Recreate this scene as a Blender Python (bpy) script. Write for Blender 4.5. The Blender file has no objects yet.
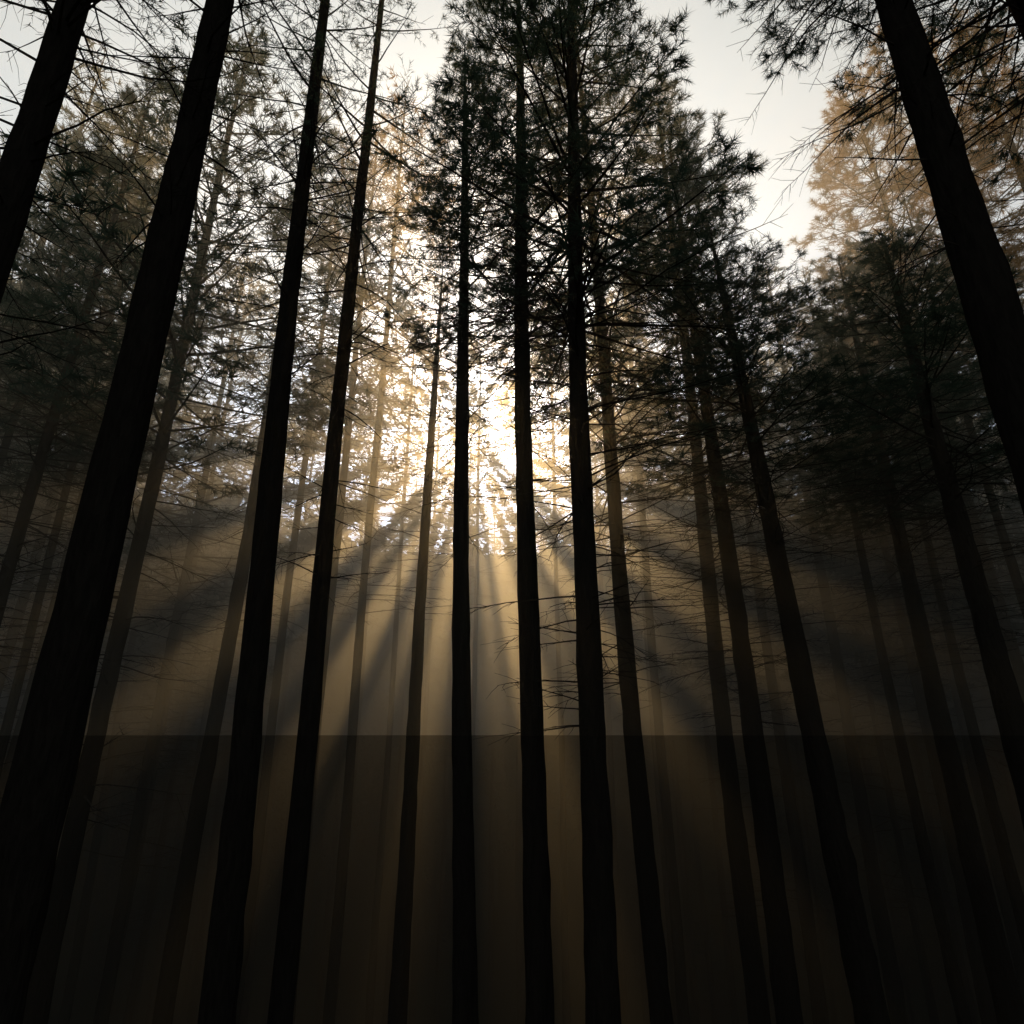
import bpy, math, numpy as np
from mathutils import Vector, Matrix, Euler

scene = bpy.context.scene
col = scene.collection
scene.view_settings.view_transform = 'Standard'
scene.view_settings.look = 'None'
scene.view_settings.exposure = 0
CAMZ = 24.0            # eye height above the valley floor
PITCH = math.radians(20.1)
SUN_EL = math.radians(26.8)
SUN_AZ = math.radians(-4.2)      # from +Y towards +X
S = Vector((math.sin(SUN_AZ)*math.cos(SUN_EL), math.cos(SUN_AZ)*math.cos(SUN_EL), math.sin(SUN_EL)))

# ------------------------------------------------------------ materials
def new_mat(name):
    m = bpy.data.materials.new(name); m.use_nodes = True
    m.node_tree.nodes.clear()
    return m, m.node_tree.nodes, m.node_tree.links

def bark_material():
    m, n, l = new_mat("pine_bark")
    out = n.new('ShaderNodeOutputMaterial'); b = n.new('ShaderNodeBsdfDiffuse')
    tc = n.new('ShaderNodeTexCoord'); mp = n.new('ShaderNodeMapping')
    mp.inputs['Scale'].default_value = (14, 14, 3.0)
    l.new(tc.outputs['Object'], mp.inputs['Vector'])
    no = n.new('ShaderNodeTexNoise'); no.inputs['Scale'].default_value = 1.6; no.inputs['Detail'].default_value = 5
    l.new(mp.outputs[0], no.inputs['Vector'])
    r = n.new('ShaderNodeValToRGB')
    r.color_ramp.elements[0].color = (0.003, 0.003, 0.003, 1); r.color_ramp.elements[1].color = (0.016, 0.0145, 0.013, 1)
    l.new(no.outputs['Fac'], r.inputs['Fac']); l.new(r.outputs[0], b.inputs['Color'])
    bu = n.new('ShaderNodeBump'); bu.inputs['Strength'].default_value = 0.9; bu.inputs['Distance'].default_value = 0.05
    l.new(no.outputs['Fac'], bu.inputs['Height']); l.new(bu.outputs[0], b.inputs['Normal'])
    l.new(b.outputs[0], out.inputs['Surface'])
    return m

def needle_material(name, c0, c1, tr, mixf):
    m, n, l = new_mat(name)
    out = n.new('ShaderNodeOutputMaterial')
    d = n.new('ShaderNodeBsdfDiffuse'); t = n.new('ShaderNodeBsdfTranslucent'); mx = n.new('ShaderNodeMixShader')
    tc = n.new('ShaderNodeTexCoord'); no = n.new('ShaderNodeTexNoise'); no.inputs['Scale'].default_value = 0.9
    l.new(tc.outputs['Object'], no.inputs['Vector'])
    r = n.new('ShaderNodeValToRGB')
    r.color_ramp.elements[0].position = 0.35; r.color_ramp.elements[1].position = 0.65
    r.color_ramp.elements[0].color = c0; r.color_ramp.elements[1].color = c1
    l.new(no.outputs['Fac'], r.inputs['Fac']); l.new(r.outputs[0], d.inputs['Color'])
    t.inputs['Color'].default_value = tr
    mx.inputs[0].default_value = mixf
    l.new(d.outputs[0], mx.inputs[1]); l.new(t.outputs[0], mx.inputs[2]); l.new(mx.outputs[0], out.inputs['Surface'])
    return m

def twig_material():
    m, n, l = new_mat("dead_twig")
    out = n.new('ShaderNodeOutputMaterial'); b = n.new('ShaderNodeBsdfDiffuse')
    tc = n.new('ShaderNodeTexCoord'); no = n.new('ShaderNodeTexNoise'); no.inputs['Scale'].default_value = 6
    r = n.new('ShaderNodeValToRGB')
    r.color_ramp.elements[0].color = (0.010, 0.009, 0.008, 1); r.color_ramp.elements[1].color = (0.028, 0.024, 0.020, 1)
    l.new(tc.outputs['Object'], no.inputs['Vector']); l.new(no.outputs['Fac'], r.inputs['Fac']); l.new(r.outputs[0], b.inputs['Color'])
    l.new(b.outputs[0], out.inputs['Surface'])
    return m

def ground_material():
    m, n, l = new_mat("forest_floor")
    out = n.new('ShaderNodeOutputMaterial'); b = n.new('ShaderNodeBsdfDiffuse')
    tc = n.new('ShaderNodeTexCoord')
    no = n.new('ShaderNodeTexNoise'); no.inputs['Scale'].default_value = 0.6; no.inputs['Detail'].default_value = 8
    l.new(tc.outputs['Object'], no.inputs['Vector'])
    r = n.new('ShaderNodeValToRGB')
    r.color_ramp.elements[0].position = 0.35; r.color_ramp.elements[1].position = 0.7
    r.color_ramp.elements[0].color = (0.022, 0.017, 0.011, 1); r.color_ramp.elements[1].color = (0.025, 0.034, 0.013, 1)
    l.new(no.outputs['Fac'], r.inputs['Fac']); l.new(r.outputs[0], b.inputs['Color'])
    bu = n.new('ShaderNodeBump'); bu.inputs['Distance'].default_value = 0.1
    l.new(no.outputs['Fac'], bu.inputs['Height']); l.new(bu.outputs[0], b.inputs['Normal'])
    l.new(b.outputs[0], out.inputs['Surface'])
    return m

def mist_material():
    """one bank of mist: thin near the knoll, thicker over the valley, an added light-absorbing layer below eye height"""
    m, n, l = new_mat("valley_mist")
    out = n.new('ShaderNodeOutputMaterial')
    g = n.new('ShaderNodeNewGeometry'); sp = n.new('ShaderNodeSeparateXYZ'); l.new(g.outputs['Position'], sp.inputs[0])
    def maprange(src, a, b, c, d):
        k = n.new('ShaderNodeMapRange'); k.clamp = True
        k.inputs['From Min'].default_value = a; k.inputs['From Max'].default_value = b
        k.inputs['To Min'].default_value = c; k.inputs['To Max'].default_value = d
        l.new(src, k.inputs['Value']); return k.outputs['Result']
    def math2(op, a, b):
        k = n.new('ShaderNodeMath'); k.operation = op
        if isinstance(a, float): k.inputs[0].default_value = a
        else: l.new(a, k.inputs[0])
        if isinstance(b, float): k.inputs[1].default_value = b
        else: l.new(b, k.inputs[1])
        return k.outputs[0]
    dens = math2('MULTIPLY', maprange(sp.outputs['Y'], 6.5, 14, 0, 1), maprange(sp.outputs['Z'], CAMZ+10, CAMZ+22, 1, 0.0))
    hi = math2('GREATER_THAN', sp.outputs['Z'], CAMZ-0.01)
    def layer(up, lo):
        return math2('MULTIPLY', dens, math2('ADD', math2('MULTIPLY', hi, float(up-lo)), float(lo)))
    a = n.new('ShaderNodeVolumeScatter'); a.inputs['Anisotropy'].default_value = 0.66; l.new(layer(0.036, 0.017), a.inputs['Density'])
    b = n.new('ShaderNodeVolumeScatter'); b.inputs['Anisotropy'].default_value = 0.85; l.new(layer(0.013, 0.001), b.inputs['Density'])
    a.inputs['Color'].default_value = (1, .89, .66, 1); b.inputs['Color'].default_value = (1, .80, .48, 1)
    c = n.new('ShaderNodeVolumeAbsorption'); c.inputs['Color'].default_value = (0, 0, 0, 1); l.new(layer(0.0001, 0.020), c.inputs['Density'])  # added black absorption, darkens everything seen below eye height
    s1 = n.new('ShaderNodeAddShader'); s2 = n.new('ShaderNodeAddShader')
    l.new(a.outputs[0], s1.inputs[0]); l.new(b.outputs[0], s1.inputs[1])
    l.new(s1.outputs[0], s2.inputs[0]); l.new(c.outputs[0], s2.inputs[1])
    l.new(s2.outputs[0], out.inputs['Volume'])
    try: m.cycles.volume_step_rate = 0.8
    except Exception as ex: print(ex)
    return m

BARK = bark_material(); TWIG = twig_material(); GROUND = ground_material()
NEEDLE = needle_material("pine_needles", (0.018, 0.042, 0.038, 1), (0.040, 0.072, 0.058, 1), (0.055, 0.078, 0.048, 1), 0.35)
GOLDEN = needle_material("sun_tinted_needles", (0.060, 0.038, 0.012, 1), (0.110, 0.066, 0.018, 1), (0.26, 0.13, 0.024, 1), 0.5)  # golden backlight put into the needle colour of chosen crowns

# ------------------------------------------------------------ mesh helpers
def tri_mesh(name, V, F, mats, midx=None, smooth=False):
    V = np.asarray(V, dtype=np.float32); F = np.asarray(F, dtype=np.int32)
    me = bpy.data.meshes.new(name)
    me.vertices.add(len(V)); me.vertices.foreach_set('co', V.ravel())
    me.loops.add(F.size); me.loops.foreach_set('vertex_index', F.ravel())
    me.polygons.add(len(F)); me.polygons.foreach_set('loop_start', np.arange(0, F.size, 3, dtype=np.int32))
    try: me.polygons.foreach_set('loop_total', np.full(len(F), 3, dtype=np.int32))
    except Exception: pass
    for m in mats: me.materials.append(m)
    if midx is not None: me.polygons.foreach_set('material_index', np.asarray(midx, dtype=np.int32))
    me.polygons.foreach_set('use_smooth', np.full(len(F), smooth, dtype=bool))
    me.update(calc_edges=True)
    return me

def tubes(P0, P1, r0, r1):
    P0 = np.asarray(P0, float); P1 = np.asarray(P1, float)
    n = len(P0); d = P1 - P0
    d /= np.linalg.norm(d, axis=1, keepdims=True) + 1e-9
    ref = np.where(np.abs(d[:, 2:3]) > 0.9, np.array([[1., 0, 0]]), np.array([[0, 0, 1.]]))
    u = np.cross(d, ref); u /= np.linalg.norm(u, axis=1, keepdims=True) + 1e-9
    w = np.cross(d, u)
    V = np.zeros((n, 6, 3))
    r0 = np.asarray(r0)[:, None]; r1 = np.asarray(r1)[:, None]
    for k in range(3):
        a = 2*math.pi*k/3
        o = math.cos(a)*u + math.sin(a)*w
        V[:, k] = P0 + o*r0; V[:, 3+k] = P1 + o*r1
    base = []
    for k in range(3):
        j = (k+1) % 3
        base += [[k, j, 3+j], [k, 3+j, 3+k]]
    base = np.array(base)
    F = (np.arange(n)[:, None, None]*6 + base[None]).reshape(-1, 3)
    return V.reshape(-1, 3), F

def needles_along(rg, A, B, count, length, width):
    n = len(A)
    t = rg.random((n, count, 1))**0.85
    P = A[:, None]*(1-t) + B[:, None]*t
    d = (B-A); d /= np.linalg.norm(d, axis=1, keepdims=True) + 1e-9
    r = rg.normal(size=(n, count, 3)); r /= np.linalg.norm(r, axis=2, keepdims=True)
    D = d[:, None]*0.7 + r*0.75
    D /= np.linalg.norm(D, axis=2, keepdims=True)
    s = np.cross(D, rg.normal(size=(n, count, 3))); s /= np.linalg.norm(s, axis=2, keepdims=True) + 1e-9
    L = length*(0.7+0.6*rg.random((n, count, 1)))
    V = np.stack([P - s*width/2, P + s*width/2, P + D*L], axis=2).reshape(-1, 3)
    F = np.arange(len(V)).reshape(-1, 3)
    return V, F

def clump_noise(seed, P, cell):
    g = np.random.default_rng(seed).random((24, 24, 24))
    q = P/cell + 7.3; i = np.floor(q).astype(int); f = q-i; f = f*f*(3-2*f)
    out = 0
    for dx in (0, 1):
        for dy in (0, 1):
            for dz in (0, 1):
                w = (f[:, 0] if dx else 1-f[:, 0])*(f[:, 1] if dy else 1-f[:, 1])*(f[:, 2] if dz else 1-f[:, 2])
                out = out + w*g[(i[:, 0]+dx) % 24, (i[:, 1]+dy) % 24, (i[:, 2]+dz) % 24]
    return out

def dirv(az, e): return np.array([math.cos(az)*math.cos(e), math.sin(az)*math.cos(e), math.sin(e)])

def bare_arrays(rg, H=8.0, per_m=4.0, L0=2.0):
    P0, P1, R0, R1 = [], [], [], []
    n = int(H*per_m)
    for i in range(n):
        z = 0.5 - H*(rg.random()**1.3)
        L = L0*(1+min(z, 0)/H*0.6)*rg.uniform(0.3, 1.1)
        az = rg.random()*6.283; e = math.radians(rg.normal()*11 + 3); ns = 5
        p = np.array([0, 0, z]); pts = [p]
        for k in range(ns):
            az += rg.normal()*0.10; e += rg.normal()*0.06 - 0.03
            p = p + L/ns*dirv(az, e); pts.append(p)
        rr = np.linspace(0.007+0.006*L, 0.003, ns+1)
        P0 += pts[:-1]; P1 += pts[1:]; R0 += list(rr[:-1]); R1 += list(rr[1:])
        for k in range(int(L*8)):
            s = rg.uniform(0.25, 1)*ns*0.999; j = int(s); q = pts[j]*(1-(s-j)) + pts[j+1]*(s-j)
            a2 = az + rg.choice([-1, 1])*rg.uniform(0.4, 1.2); tl = rg.uniform(0.12, 0.5)*min(1, L); e2 = e + rg.normal()*0.3
            q1 = q + tl*0.5*dirv(a2, e2)
            a2 += rg.normal()*0.25; e2 -= 0.15
            q2 = q1 + tl*0.5*dirv(a2, e2)
            P0 += [q, q1]; P1 += [q1, q2]; R0 += [0.004, 0.003]; R1 += [0.003, 0.002]
    return P0, P1, R0, R1

def crown_arrays(rg, H=12.0, L0=2.6, whorl=0.5, per=5, nd=12, twig_gap=0.17, nl=0.17, nw=0.022, keep=0.85, sub=2, bare=(6.5, 8, 2.3), dens=(0.6, 1.0), cell=1.3, thr=0.34, flat=0.75):
    SP0, SP1, R0, R1 = [], [], [], []
    TA, TB = [], []
    z = 0.0; phase = rg.random()*6.28
    side = 1+0.25*rg.normal(size=8)
    while z < H-0.15:
        t = z/H
        phase += 0.9+rg.random()
        prof = (1-t)**flat*(0.65+0.35*min(1, t*5))
        for k in range(per):
            if rg.random() > keep: continue
            az = phase + 2*math.pi*k/per + rg.normal()*0.25
            sec = side[int((az % (2*math.pi))/(2*math.pi)*8) % 8]
            L = max(0.35, L0*prof*rg.uniform(0.6, 1.15)*sec)
            up0 = math.radians(-14 + 46*t + rg.normal()*7)
            up1 = up0 + math.radians(16+rg.normal()*7)
            zz = z + rg.normal()*0.12
            ns = 6
            pts = [np.array([0, 0, zz])]
            aaz = az
            for i in range(ns):
                e = up0 + (up1-up0)*i/ns
                aaz += rg.normal()*0.05
                pts.append(pts[-1] + L/ns*dirv(aaz, e))
            pts = np.array(pts)
            rb = 0.009+0.008*L
            rr = np.linspace(rb, 0.004, ns+1)
            SP0 += list(pts[:-1]); SP1 += list(pts[1:]); R0 += list(rr[:-1]); R1 += list(rr[1:])
            m = int(L*0.85/twig_gap)
            sgn = 1
            bdens = rg.uniform(*dens)
            for i in range(m):
                s = 0.18 + 0.82*(i+0.5*rg.random())/max(m, 1)
                if s < 0.4 and rg.random() < 0.4: continue
                if rg.random() > bdens: continue
                f = min(s, 0.999)*ns; j = int(f); p = pts[j]*(1-(f-j)) + pts[j+1]*(f-j)
                sgn = -sgn
                ta = aaz + sgn*math.radians(rg.uniform(30, 62))
                tl = (0.32*L*(1-s) + 0.28)*rg.uniform(0.7, 1.3)
                te = up0 + math.radians(rg.normal()*14 + 10)
                q = p + tl*dirv(ta, te)
                SP0.append(p); SP1.append(q); R0.append(0.005); R1.append(0.003)
                TA.append(p + (q-p)*0.2); TB.append(q)
                for u in range(sub):
                    b0 = p + (q-p)*rg.uniform(0.3, 0.9)
                    a3 = ta + rg.choice([-1, 1])*rg.uniform(0.4, 1.0)
                    b1 = b0 + tl*rg.uniform(0.35, 0.6)*dirv(a3, te + rg.normal()*0.3)
                    TA.append(b0); TB.append(b1)
            TA.append(pts[-2]); TB.append(pts[-1])
        z += whorl*rg.uniform(0.75, 1.25)
    if bare:
        b = bare_arrays(rg, bare[0], bare[1], bare[2])
        SP0 += b[0]; SP1 += b[1]; R0 += b[2]; R1 += b[3]
    Vt, Ft = tubes(SP0, SP1, R0, R1)
    TA = np.array(TA); TB = np.array(TB)
    if thr > 0:
        nz = clump_noise(int(rg.integers(1e6)), (TA+TB)/2*np.array([1, 1, 1.5]), cell)
        kp = nz > thr; TA = TA[kp]; TB = TB[kp]
    Vn, Fn = needles_along(rg, TA, TB, nd, nl, nw)
    V = np.vstack([Vt, Vn]); F = np.vstack([Ft, Fn+len(Vt)])
    mi = np.concatenate([np.ones(len(Ft)), np.zeros(len(Fn))]).astype(int)
    return V, F, mi

def trunk_mesh(rg, H, r):
    ns, nr = 14, 60
    V = []
    ph = rg.random(4)*6.28
    zs = np.concatenate([np.array([-0.8, 0, 0.25, 0.6]), np.linspace(1.1, H, nr-4)])
    for z in zs:
        t = max(z, 0)/H
        R = r*(1.12 - 0.72*t - 0.36*t**6) * (1 + 0.5*math.exp(-max(z, 0)*2.2))
        bx = 0.06*math.sin(z*0.35+ph[0])*(1-t); by = 0.05*math.sin(z*0.3+ph[1])*(1-t)
        for k in range(ns):
            a = 2*math.pi*k/ns
            rr = R*(1 + 0.05*math.sin(3*a+ph[2]+z*0.4) + 0.045*rg.normal())
            V.append((bx+rr*math.cos(a), by+rr*math.sin(a), z))
    F = []
    for i in range(len(zs)-1):
        for k in range(ns):
            j = (k+1) % ns; a = i*ns+k; b = i*ns+j; c = (i+1)*ns+j; d = (i+1)*ns+k
            F += [(a, b, c), (a, c, d)]
    V.append((0, 0, H+0.05)); top = len(V)-1; base = (len(zs)-1)*ns
    for k in range(ns): F.append((base+k, base+(k+1) % ns, top))
    return tri_mesh("trunk", V, F, [BARK], smooth=True)

CROWNS = {}; ARR = {}
def mk(name, seed, **kw):
    V, F, mi = crown_arrays(np.random.default_rng(seed), **kw)
    ARR[name] = (V, F, mi)
    CROWNS[name] = tri_mesh("crown_"+name, V, F, [NEEDLE, TWIG], mi)
mk('full_a', 1, H=12, L0=3.0, per=6, nd=36, nl=.14, nw=.0105, whorl=.44, sub=3, thr=.38, bare=(7, 14, 2.6))
mk('full_b', 2, H=12, L0=2.8, per=6, nd=36, nl=.14, nw=.0105, whorl=.44, sub=3, thr=.38, keep=0.9, bare=(7, 14, 2.6))
mk('full_c', 3, H=12, L0=3.3, per=5, nd=36, nl=.14, nw=.0105, whorl=0.40, sub=3, thr=.38, bare=(7, 14, 2.6))
mk('thin_a', 4, H=12, L0=2.6, per=5, nd=18, nl=.13, nw=.012, whorl=0.7, keep=0.65, twig_gap=0.22, bare=(8, 9, 2.8))
mk('thin_b', 5, H=12, L0=3.0, per=4, nd=18, nl=.13, nw=.012, whorl=0.7, keep=0.7, twig_gap=0.2, bare=(8, 9, 2.8))
mk('back_a', 6, H=12, L0=3.0, per=6, nd=20, whorl=0.48, nl=0.16, nw=0.022, twig_gap=0.2, thr=.31)
mk('back_b', 8, H=12, L0=2.7, per=6, nd=20, whorl=0.48, nl=0.16, nw=0.022, twig_gap=0.2, keep=0.88, thr=.31)
mk('dense', 10, H=12, L0=2.9, per=7, nd=13, whorl=0.40, nl=0.26, nw=0.085, twig_gap=0.27, keep=0.98, cell=1.9, thr=0.28, flat=0.45, bare=(4, 9, 2.3))
mk('dense2', 11, H=12, L0=3.1, per=7, nd=13, whorl=0.40, nl=0.26, nw=0.085, twig_gap=0.27, keep=0.98, cell=1.9, thr=0.28, flat=0.45, bare=(4, 9, 2.3))

# openings cut into the crowns to shape the sun shafts, measured across the sun direction:
# (angle from straight down towards +x, half width, from, to, share of needles removed)
SLOTS = [(-92, 4.5, 2.4, 10, .9), (-79, 5, 2.2, 13, .94), (-64, 5.5, 2.0, 14, .97), (-49, 5.5, 1.8, 15, 1), (-37, 3.5, 2.2, 12, .97), (-27, 4.5, 1.8, 15, 1), (-17, 3, 2.2, 13, .97), (-8, 4.2, 1.8, 14, 1),
         (-1, 2.2, 2.6, 9, .95), (6, 3, 2.2, 12, .97), (15, 5, 1.7, 15, 1), (25, 3.2, 2.2, 12, .97), (34.5, 4.5, 1.8, 14, 1), (45, 3.4, 2.2, 13, .97), (55, 5.2, 1.8, 16, 1), (67, 4.5, 2.0, 15, .97), (79, 5, 2.0, 14, .95), (91, 4.5, 2.4, 11, .9),
         (-106, 5.5, 2.4, 9, .92), (-122, 6.5, 2.4, 9, .92), (103, 5.5, 2.4, 9, .92), (117, 6.5, 2.4, 9, .92), (133, 6, 2.4, 9, .92), (-140, 6.5, 2.4, 9, .92), (-160, 6, 2.4, 9, .92), (152, 6, 2.4, 9, .92), (172, 6, 2.4, 9, .92)]
GAPS = [(0, 0.7, 1.6), (-65, 2.4, 1.5), (78, 2.5, 1.4), (-120, 2.6, 1.3), (140, 2.4, 1.0), (20, 2.7, 1.0), (-20, 2.8, 1.0), (-82, 4.6, 1.6), (-55, 4.8, 1.1), (95, 4.5, 1.4)]
Sv = np.array(S); Uv = np.cross(Sv, [0, 0, 1.0]); Uv /= np.linalg.norm(Uv); Wv = np.cross(Uv, Sv)   # right, up across the beam

# ------------------------------------------------------------ terrain
def ground_z(x, y):
    r = np.sqrt(x*x+y*y)
    drop = 1.6 + 0.47*r
    z = CAMZ - np.minimum(drop, 23.6)
    k = 1/(1+np.exp(-(r-46)/4.0))
    und = 0.5*np.sin(x*0.11+1)*np.cos(y*0.09) + 0.25*np.sin(x*0.31)*np.sin(y*0.27+2)
    hill = np.clip(r-60, 0, 90)*0.76
    return z*(1-k) + 0.4*k + und*k + hill

def build_ground():
    rs = np.concatenate([[0], np.geomspace(0.8, 900, 90)])
    na = 96; V = [(0, 0, float(ground_z(np.array(0.), np.array(0.))))]
    for r in rs[1:]:
        for k in range(na):
            a = 2*math.pi*k/na; x = r*math.cos(a); y = r*math.sin(a)
            V.append((x, y, float(ground_z(np.array(x), np.array(y)))))
    F = []
    for k in range(na): F.append((0, 1+k, 1+(k+1) % na))
    for i in range(len(rs)-2):
        for k in range(na):
            j = (k+1) % na; a = 1+i*na+k; b = 1+i*na+j; c = 1+(i+1)*na+j; d = 1+(i+1)*na+k
            F += [(a, d, c), (a, c, b)]
    me = tri_mesh("ground", V, F, [GROUND], smooth=True)
    o = bpy.data.objects.new("ground", me); col.objects.link(o); o["kind"] = "structure"
build_ground()

# ------------------------------------------------------------ trees
NEAR = "massive near-black pine trunk with rough bark and bare upper branches"
MID = "tall straight pine silhouetted dark against the glowing mist"
HAZ = "slender pine half dissolved in golden mist"
GOLD = "pine with a broad crown tinted golden as if sunlit"
NT = [0]
def add_tree(x, y, dia, top, crown, crown_len, spread=1.0, lean=0.0, label=None):
    """x,y measured at eye height; top = height of the tip above eye height"""
    zb = float(ground_z(np.array(float(x)), np.array(float(y)))) - CAMZ
    bx = x + lean*zb
    zb = float(ground_z(np.array(float(bx)), np.array(float(y)))) - CAMZ
    H = top - zb
    e = bpy.data.objects.new("pine_tree", None); col.objects.link(e)
    e.empty_display_size = 0.5
    e.location = (bx, y, CAMZ+zb)
    e.rotation_euler = (0, math.atan(lean), 0)
    e["category"] = "tree"; e["group"] = "tall pines in a misty forest"
    e["label"] = label or "tall slender pine with dark bare trunk standing in mist"
    rg = np.random.default_rng(1000+NT[0]); NT[0] += 1
    ratio = 1.12 - 0.72*(-zb/H)
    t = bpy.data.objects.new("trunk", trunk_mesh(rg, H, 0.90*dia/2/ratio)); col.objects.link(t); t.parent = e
    k = crown_len/12.0
    loc = (0, 0, H-crown_len); sc = (spread*max(k, 0.8), spread*max(k, 0.8), k); rz = rg.random()*6.28
    me = CROWNS[crown]
    if y > 17 and abs(x + 0.075*y) < 22:
        V, F, mi = ARR[crown]
        M = Matrix.LocRotScale(Vector(e.location), Euler(e.rotation_euler), None) @ Matrix.LocRotScale(Vector(loc), Euler((0, 0, rz)), Vector(sc))
        M = np.array(M); C = V[F[:, 0]] @ M[:3, :3].T + M[:3, 3] - np.array([0, 0, CAMZ])
        u = C @ Uv; v = C @ Wv; cut = np.zeros(len(F), bool)
        wob = 0.28*np.sin(C[:, 0]*1.9+C[:, 2]*1.3) + 0.22*np.sin(C[:, 1]*2.3-C[:, 2]*2.1)
        rnd = rg.random(len(F))
        for (an, d, r) in GAPS:
            a = math.radians(an); gu = d*math.sin(a); gv = -d*math.cos(a)
            cut |= ((u-gu)**2 + (v-gv)**2 < (r+wob*min(1, r))**2) & (rnd < .93)
        dd = np.hypot(u, v); ang = np.degrees(np.arctan2(u, -v))
        for (an, hw, d0, d1, sh) in SLOTS:
            off = np.abs((ang-an+180) % 360 - 180)
            cut |= (off < hw + wob*4.5) & (dd > d0+wob*2) & (dd < d1+wob*3) & (rnd < sh)
        cut |= (rnd < 0.42)
        cut &= (mi == 0)
        if cut.any():
            kp = ~cut; F2 = F[kp]; used, inv = np.unique(F2.ravel(), return_inverse=True)
            me = tri_mesh("crown_open", V[used], inv.reshape(-1, 3), [NEEDLE, TWIG], mi[kp])
    c = bpy.data.objects.new("crown", me); col.objects.link(c); c.parent = e
    c.location = loc; c.scale = sc; c.rotation_euler = (0, 0, rz)
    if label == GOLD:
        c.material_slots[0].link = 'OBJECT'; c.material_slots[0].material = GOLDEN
    return e

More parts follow.
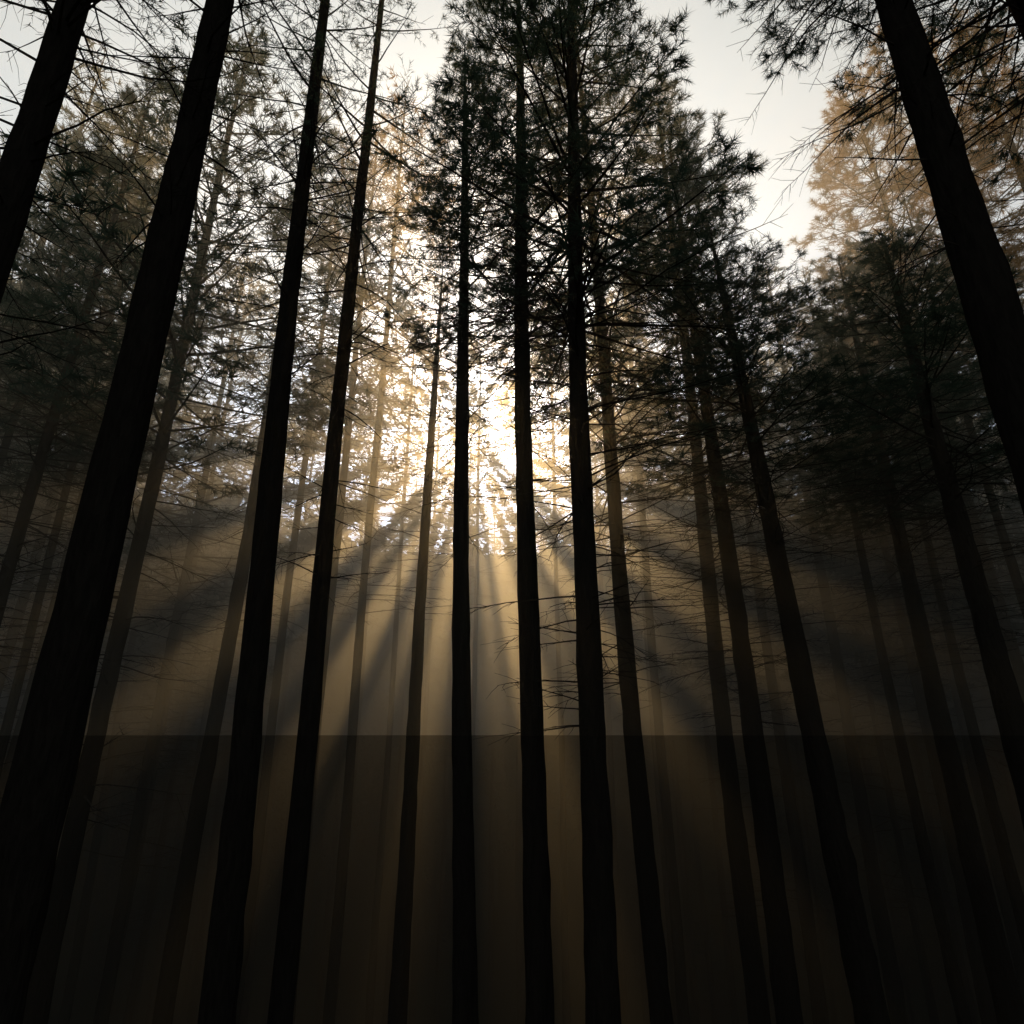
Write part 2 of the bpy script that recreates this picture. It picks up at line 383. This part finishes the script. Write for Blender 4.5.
T = [
 (-1.035, 4.0, .37, 17, 'thin_a', 9, 1.0, -.045, NEAR),
 (-.705, 4.6, .42, 19, 'thin_b', 9, 1.0, -.0215, NEAR),
 (.962, 4.5, .49, 18, 'full_b', 9, 1.0, -.004, NEAR),
 (1.31, 4.6, .42, 16, 'full_a', 8.5, 1.0, -.01, NEAR),
 (-.415, 7.6, .36, 19, 'thin_a', 9, 1.0, -.033, MID),
 (-.319, 8.2, .28, 18, 'thin_b', 10, 0.9, -.006, MID),
 (-.461, 15., .38, 22, 'back_a', 13, 1.0, .01, HAZ),
 (-.153, 13., .30, 12, 'thin_a', 6, 0.8, .012, MID),
 (-.0765, 9.5, .32, 15, 'full_b', 8, 0.95, -.024, MID),
 (.028, 9., .36, 18.5, 'full_c', 10.5, 0.95, -.007, MID),
 (.120, 8.5, .39, 18.5, 'full_a', 12, 1.2, .015, MID),
 (.190, 11., .34, 19, 'full_b', 12, 1.2, -.02, MID),
 (.332, 13., .37, 18.5, 'full_c', 12, 1.25, .004, MID),
 (.370, 11., .37, 14, 'full_a', 9, 1.1, -.013, MID),
 (.467, 10., .40, 10.2, 'full_c', 6, 1.2, -.05, MID),
 (.521, 20., .38, 18, 'back_a', 12, 1.2, 0, HAZ),
 (.668, 12., .37, 11, 'full_b', 6.5, 1.1, .005, MID),
 (.776, 9.5, .41, 9.5, 'full_a', 5.5, 1.2, 0, MID),
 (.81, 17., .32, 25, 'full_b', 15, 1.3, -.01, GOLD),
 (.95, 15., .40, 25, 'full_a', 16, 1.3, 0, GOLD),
 (.64, 18., .30, 15, 'back_b', 10, 1.2, 0, HAZ),
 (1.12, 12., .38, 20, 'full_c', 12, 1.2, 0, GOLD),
 (-.850, 11.5, .28, 17, 'full_c', 11, 1.1, .005, MID),
 (-.64, 13., .38, 21, 'back_a', 15, 1.2, 0, HAZ),
 (-.93, 13.5, .24, 18, 'back_b', 12, 1.0, .01, MID),
 (-.785, 14.5, .22, 18, 'back_a', 11, 0.9, -.01, MID),
 (.60, 14.5, .24, 13, 'back_b', 8, 1.0, -.005, MID),
 (.715, 14.5, .24, 14, 'back_a', 8, 1.0, .004, MID),
 (.85, 13.5, .24, 15, 'back_b', 9, 1.0, -.006, MID),
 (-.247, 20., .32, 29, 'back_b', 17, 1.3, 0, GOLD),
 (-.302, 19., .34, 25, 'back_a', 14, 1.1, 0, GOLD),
 (-.373, 22., .34, 27, 'back_b', 16, 1.1, 0, HAZ),
 (.228, 22., .34, 25, 'back_a', 16, 1.1, 0, HAZ),
 (.413, 19., .34, 15, 'back_b', 10, 1.1, 0, HAZ),
 (-.812, 20., .34, 27, 'back_a', 18, 1.3, 0, HAZ),
 (-.76, 18., .30, 22, 'back_b', 15, 1.2, 0, HAZ),
 (-.98, 16., .36, 25, 'back_b', 16, 1.3, 0, HAZ),
 # dense pines added up-sun to block the light and break it into shafts
 (-.19, 30., .30, 24, 'dense', 14, 1.1, 0, HAZ),
 (.075, 31., .30, 25, 'dense2', 15, 1.1, 0, HAZ),
 (-.06, 34., .30, 25, 'dense', 14, 1.1, 0, HAZ),
 (-.135, 39., .32, 25, 'dense2', 15, 1.2, 0, HAZ),
 (.01, 41., .32, 25, 'dense', 15, 1.2, 0, HAZ),
 (-.075, 47., .32, 26, 'dense2', 15, 1.2, 0, HAZ),
 (-.24, 36., .32, 25, 'dense', 15, 1.2, 0, HAZ),
 (.15, 36., .32, 25, 'dense', 15, 1.2, 0, HAZ),
 (-.17, 49., .32, 26, 'dense', 15, 1.2, 0, HAZ),
 (.05, 51., .32, 26, 'dense2', 15, 1.2, 0, HAZ),
 (-.30, 30., .32, 24, 'dense2', 15, 1.2, 0, HAZ),
 (.14, 46., .32, 25, 'dense2', 16, 1.2, 0, HAZ),
 (.22, 42., .32, 24, 'dense', 16, 1.2, 0, HAZ),
 (-.26, 44., .32, 24, 'dense2', 16, 1.2, 0, HAZ),
 (.22, 30., .32, 24, 'dense', 15, 1.1, 0, HAZ),
 (.30, 36., .32, 24, 'dense2', 16, 1.2, 0, HAZ),
 (-.36, 38., .32, 24, 'dense', 16, 1.2, 0, HAZ),
 # next rank up the valley, added to keep direct sun off the mist
 (-.33, 60., .34, 24, 'dense', 24, 1.0, 0, HAZ), (-.25, 58., .34, 26, 'dense2', 26, 1.0, 0, HAZ), (-.17, 61., .34, 25, 'dense', 25, 1.0, 0, HAZ),
 (-.10, 58., .34, 27, 'dense2', 27, 1.0, 0, HAZ), (-.03, 61., .34, 26, 'dense', 26, 1.0, 0, HAZ), (.04, 59., .34, 27, 'dense2', 27, 1.0, 0, HAZ),
 (.11, 61., .34, 26, 'dense', 26, 1.0, 0, HAZ), (.18, 59., .34, 26, 'dense2', 26, 1.0, 0, HAZ), (.25, 61., .34, 25, 'dense', 25, 1.0, 0, HAZ), (.33, 58., .34, 24, 'dense2', 24, 1.0, 0, HAZ),
]
placed = []
for (a, y, dia, top, cr, cl, sp, ln, lab) in T:
    add_tree(a*y, y, dia, top, cr, cl, sp, ln, lab)
    placed.append((a*y, y))
r2 = np.random.default_rng(21); cnt = 0; tries = 0
while cnt < 80 and tries < 5000:
    tries += 1
    y = r2.uniform(22, 60); a = r2.uniform(-1.15, 1.15); x = a*y
    if min((x-p[0])**2+(y-p[1])**2 for p in placed) < 3.8**2: continue
    top = r2.uniform(17, 25)
    if -0.3 < a < 0.24: continue
    placed.append((x, y)); cnt += 1
    add_tree(x, y, r2.uniform(.26, .40), top, ['back_a', 'dense2', 'back_b', 'dense'][cnt % 4], r2.uniform(14, 18), r2.uniform(1.1, 1.4), r2.normal()*0.012,
             "distant pine fading into forest mist")

# far-off wood, one mass
Vc, Fc, _ = crown_arrays(np.random.default_rng(77), H=14, L0=3.4, per=4, nd=6, whorl=0.8, twig_gap=0.5, nl=0.6, nw=0.14, sub=1, bare=None, thr=0)
VV, FF = [], []; off = 0
r3 = np.random.default_rng(5)
for i in range(360):
    ang = r3.uniform(-60, 60); R = r3.uniform(66, 125)
    x = R*math.sin(math.radians(ang)); y = R*math.cos(math.radians(ang))
    gz = float(ground_z(np.array(x), np.array(y))); H = r3.uniform(20, 28)
    th = r3.random()*6.28; c, s = math.cos(th), math.sin(th)
    W = Vc*np.array([1.2, 1.2, r3.uniform(1.3, 1.9)]); W = np.stack([W[:, 0]*c-W[:, 1]*s, W[:, 0]*s+W[:, 1]*c, W[:, 2]], 1)
    W[:, 2] += H-W[:, 2].max()
    W = W + np.array([x, y, gz]); VV.append(W); FF.append(Fc+off); off += len(W)
    Vt, Ft = tubes([[x, y, gz-1]], [[x, y, gz+H]], [0.3], [0.05]); VV.append(Vt); FF.append(Ft+off); off += len(Vt)
fm = tri_mesh("distant_forest", np.vstack(VV), np.vstack(FF), [NEEDLE])
fo = bpy.data.objects.new("distant_forest", fm); col.objects.link(fo)
fo["kind"] = "stuff"; fo["category"] = "forest"; fo["label"] = "far pine forest reading as one hazy dark mass"

# ------------------------------------------------------------ mist
def box(name, x0, x1, y0, y1, z0, z1, mat):
    V = [(x, y, z) for z in (z0, z1) for y in (y0, y1) for x in (x0, x1)]
    F = [(0, 2, 3), (0, 3, 1), (4, 5, 7), (4, 7, 6), (0, 1, 5), (0, 5, 4), (2, 6, 7), (2, 7, 3), (0, 4, 6), (0, 6, 2), (1, 3, 7), (1, 7, 5)]
    o = bpy.data.objects.new(name, tri_mesh(name, V, F, [mat])); col.objects.link(o)
    o["kind"] = "structure"
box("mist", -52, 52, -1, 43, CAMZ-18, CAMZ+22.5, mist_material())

# ------------------------------------------------------------ light
ld = bpy.data.lights.new("sun", 'SUN'); ld.energy = 5.0; ld.angle = math.radians(1.1); ld.color = (1.0, 0.58, 0.20)
lo = bpy.data.objects.new("sun", ld); col.objects.link(lo); lo.location = S*200
lo.rotation_euler = S.to_track_quat('Z', 'Y').to_euler()

w = bpy.data.worlds.new("World"); scene.world = w; w.use_nodes = True
n = w.node_tree.nodes; l = w.node_tree.links; n.clear()
out = n.new('ShaderNodeOutputWorld'); bg = n.new('ShaderNodeBackground')
sky = n.new('ShaderNodeTexSky'); sky.sky_type = 'NISHITA'; sky.sun_disc = False
sky.sun_elevation = SUN_EL; sky.sun_rotation = SUN_AZ; sky.dust_density = 3.0; sky.air_density = 1.0
hs = n.new('ShaderNodeHueSaturation'); hs.inputs['Saturation'].default_value = 0.12
tint = n.new('ShaderNodeMix'); tint.data_type = 'RGBA'; tint.blend_type = 'MULTIPLY'; tint.inputs['Factor'].default_value = 1.0
tint.inputs['B'].default_value = (0.99, 1.0, 0.93, 1)
l.new(sky.outputs[0], hs.inputs['Color']); l.new(hs.outputs[0], tint.inputs['A']); l.new(tint.outputs['Result'], bg.inputs['Color'])
bg.inputs['Strength'].default_value = 0.20
geo = n.new('ShaderNodeTexCoord'); dot = n.new('ShaderNodeVectorMath'); dot.operation = 'DOT_PRODUCT'
dot.inputs[1].default_value = S
l.new(geo.outputs['Generated'], dot.inputs[0])
mx0 = n.new('ShaderNodeMath'); mx0.operation = 'MAXIMUM'; mx0.inputs[1].default_value = 0
l.new(dot.outputs['Value'], mx0.inputs[0])
def glow(power, k):
    pw = n.new('ShaderNodeMath'); pw.operation = 'POWER'; pw.inputs[1].default_value = power
    ml = n.new('ShaderNodeMath'); ml.operation = 'MULTIPLY'; ml.inputs[1].default_value = k
    l.new(mx0.outputs[0], pw.inputs[0]); l.new(pw.outputs[0], ml.inputs[0]); return ml.outputs[0]
sm = n.new('ShaderNodeMath'); sm.operation = 'ADD'
l.new(glow(80, 3.0), sm.inputs[0]); l.new(glow(20, 1.1), sm.inputs[1])
bg2 = n.new('ShaderNodeBackground'); bg2.inputs['Color'].default_value = (1.0, 0.50, 0.11, 1)
l.new(sm.outputs[0], bg2.inputs['Strength'])
ad = n.new('ShaderNodeAddShader'); l.new(bg.outputs[0], ad.inputs[0]); l.new(bg2.outputs[0], ad.inputs[1]); l.new(ad.outputs[0], out.inputs['Surface'])

# ------------------------------------------------------------ camera
cd = bpy.data.cameras.new("camera"); cam = bpy.data.objects.new("camera", cd); col.objects.link(cam)
cam.location = (0, 0, CAMZ); cam.rotation_euler = (math.radians(90)+PITCH, 0, 0)
cd.sensor_width = 36; cd.sensor_fit = 'HORIZONTAL'; cd.lens = 36*609/1024
cd.clip_start = 0.02; cd.clip_end = 3000
scene.camera = cam
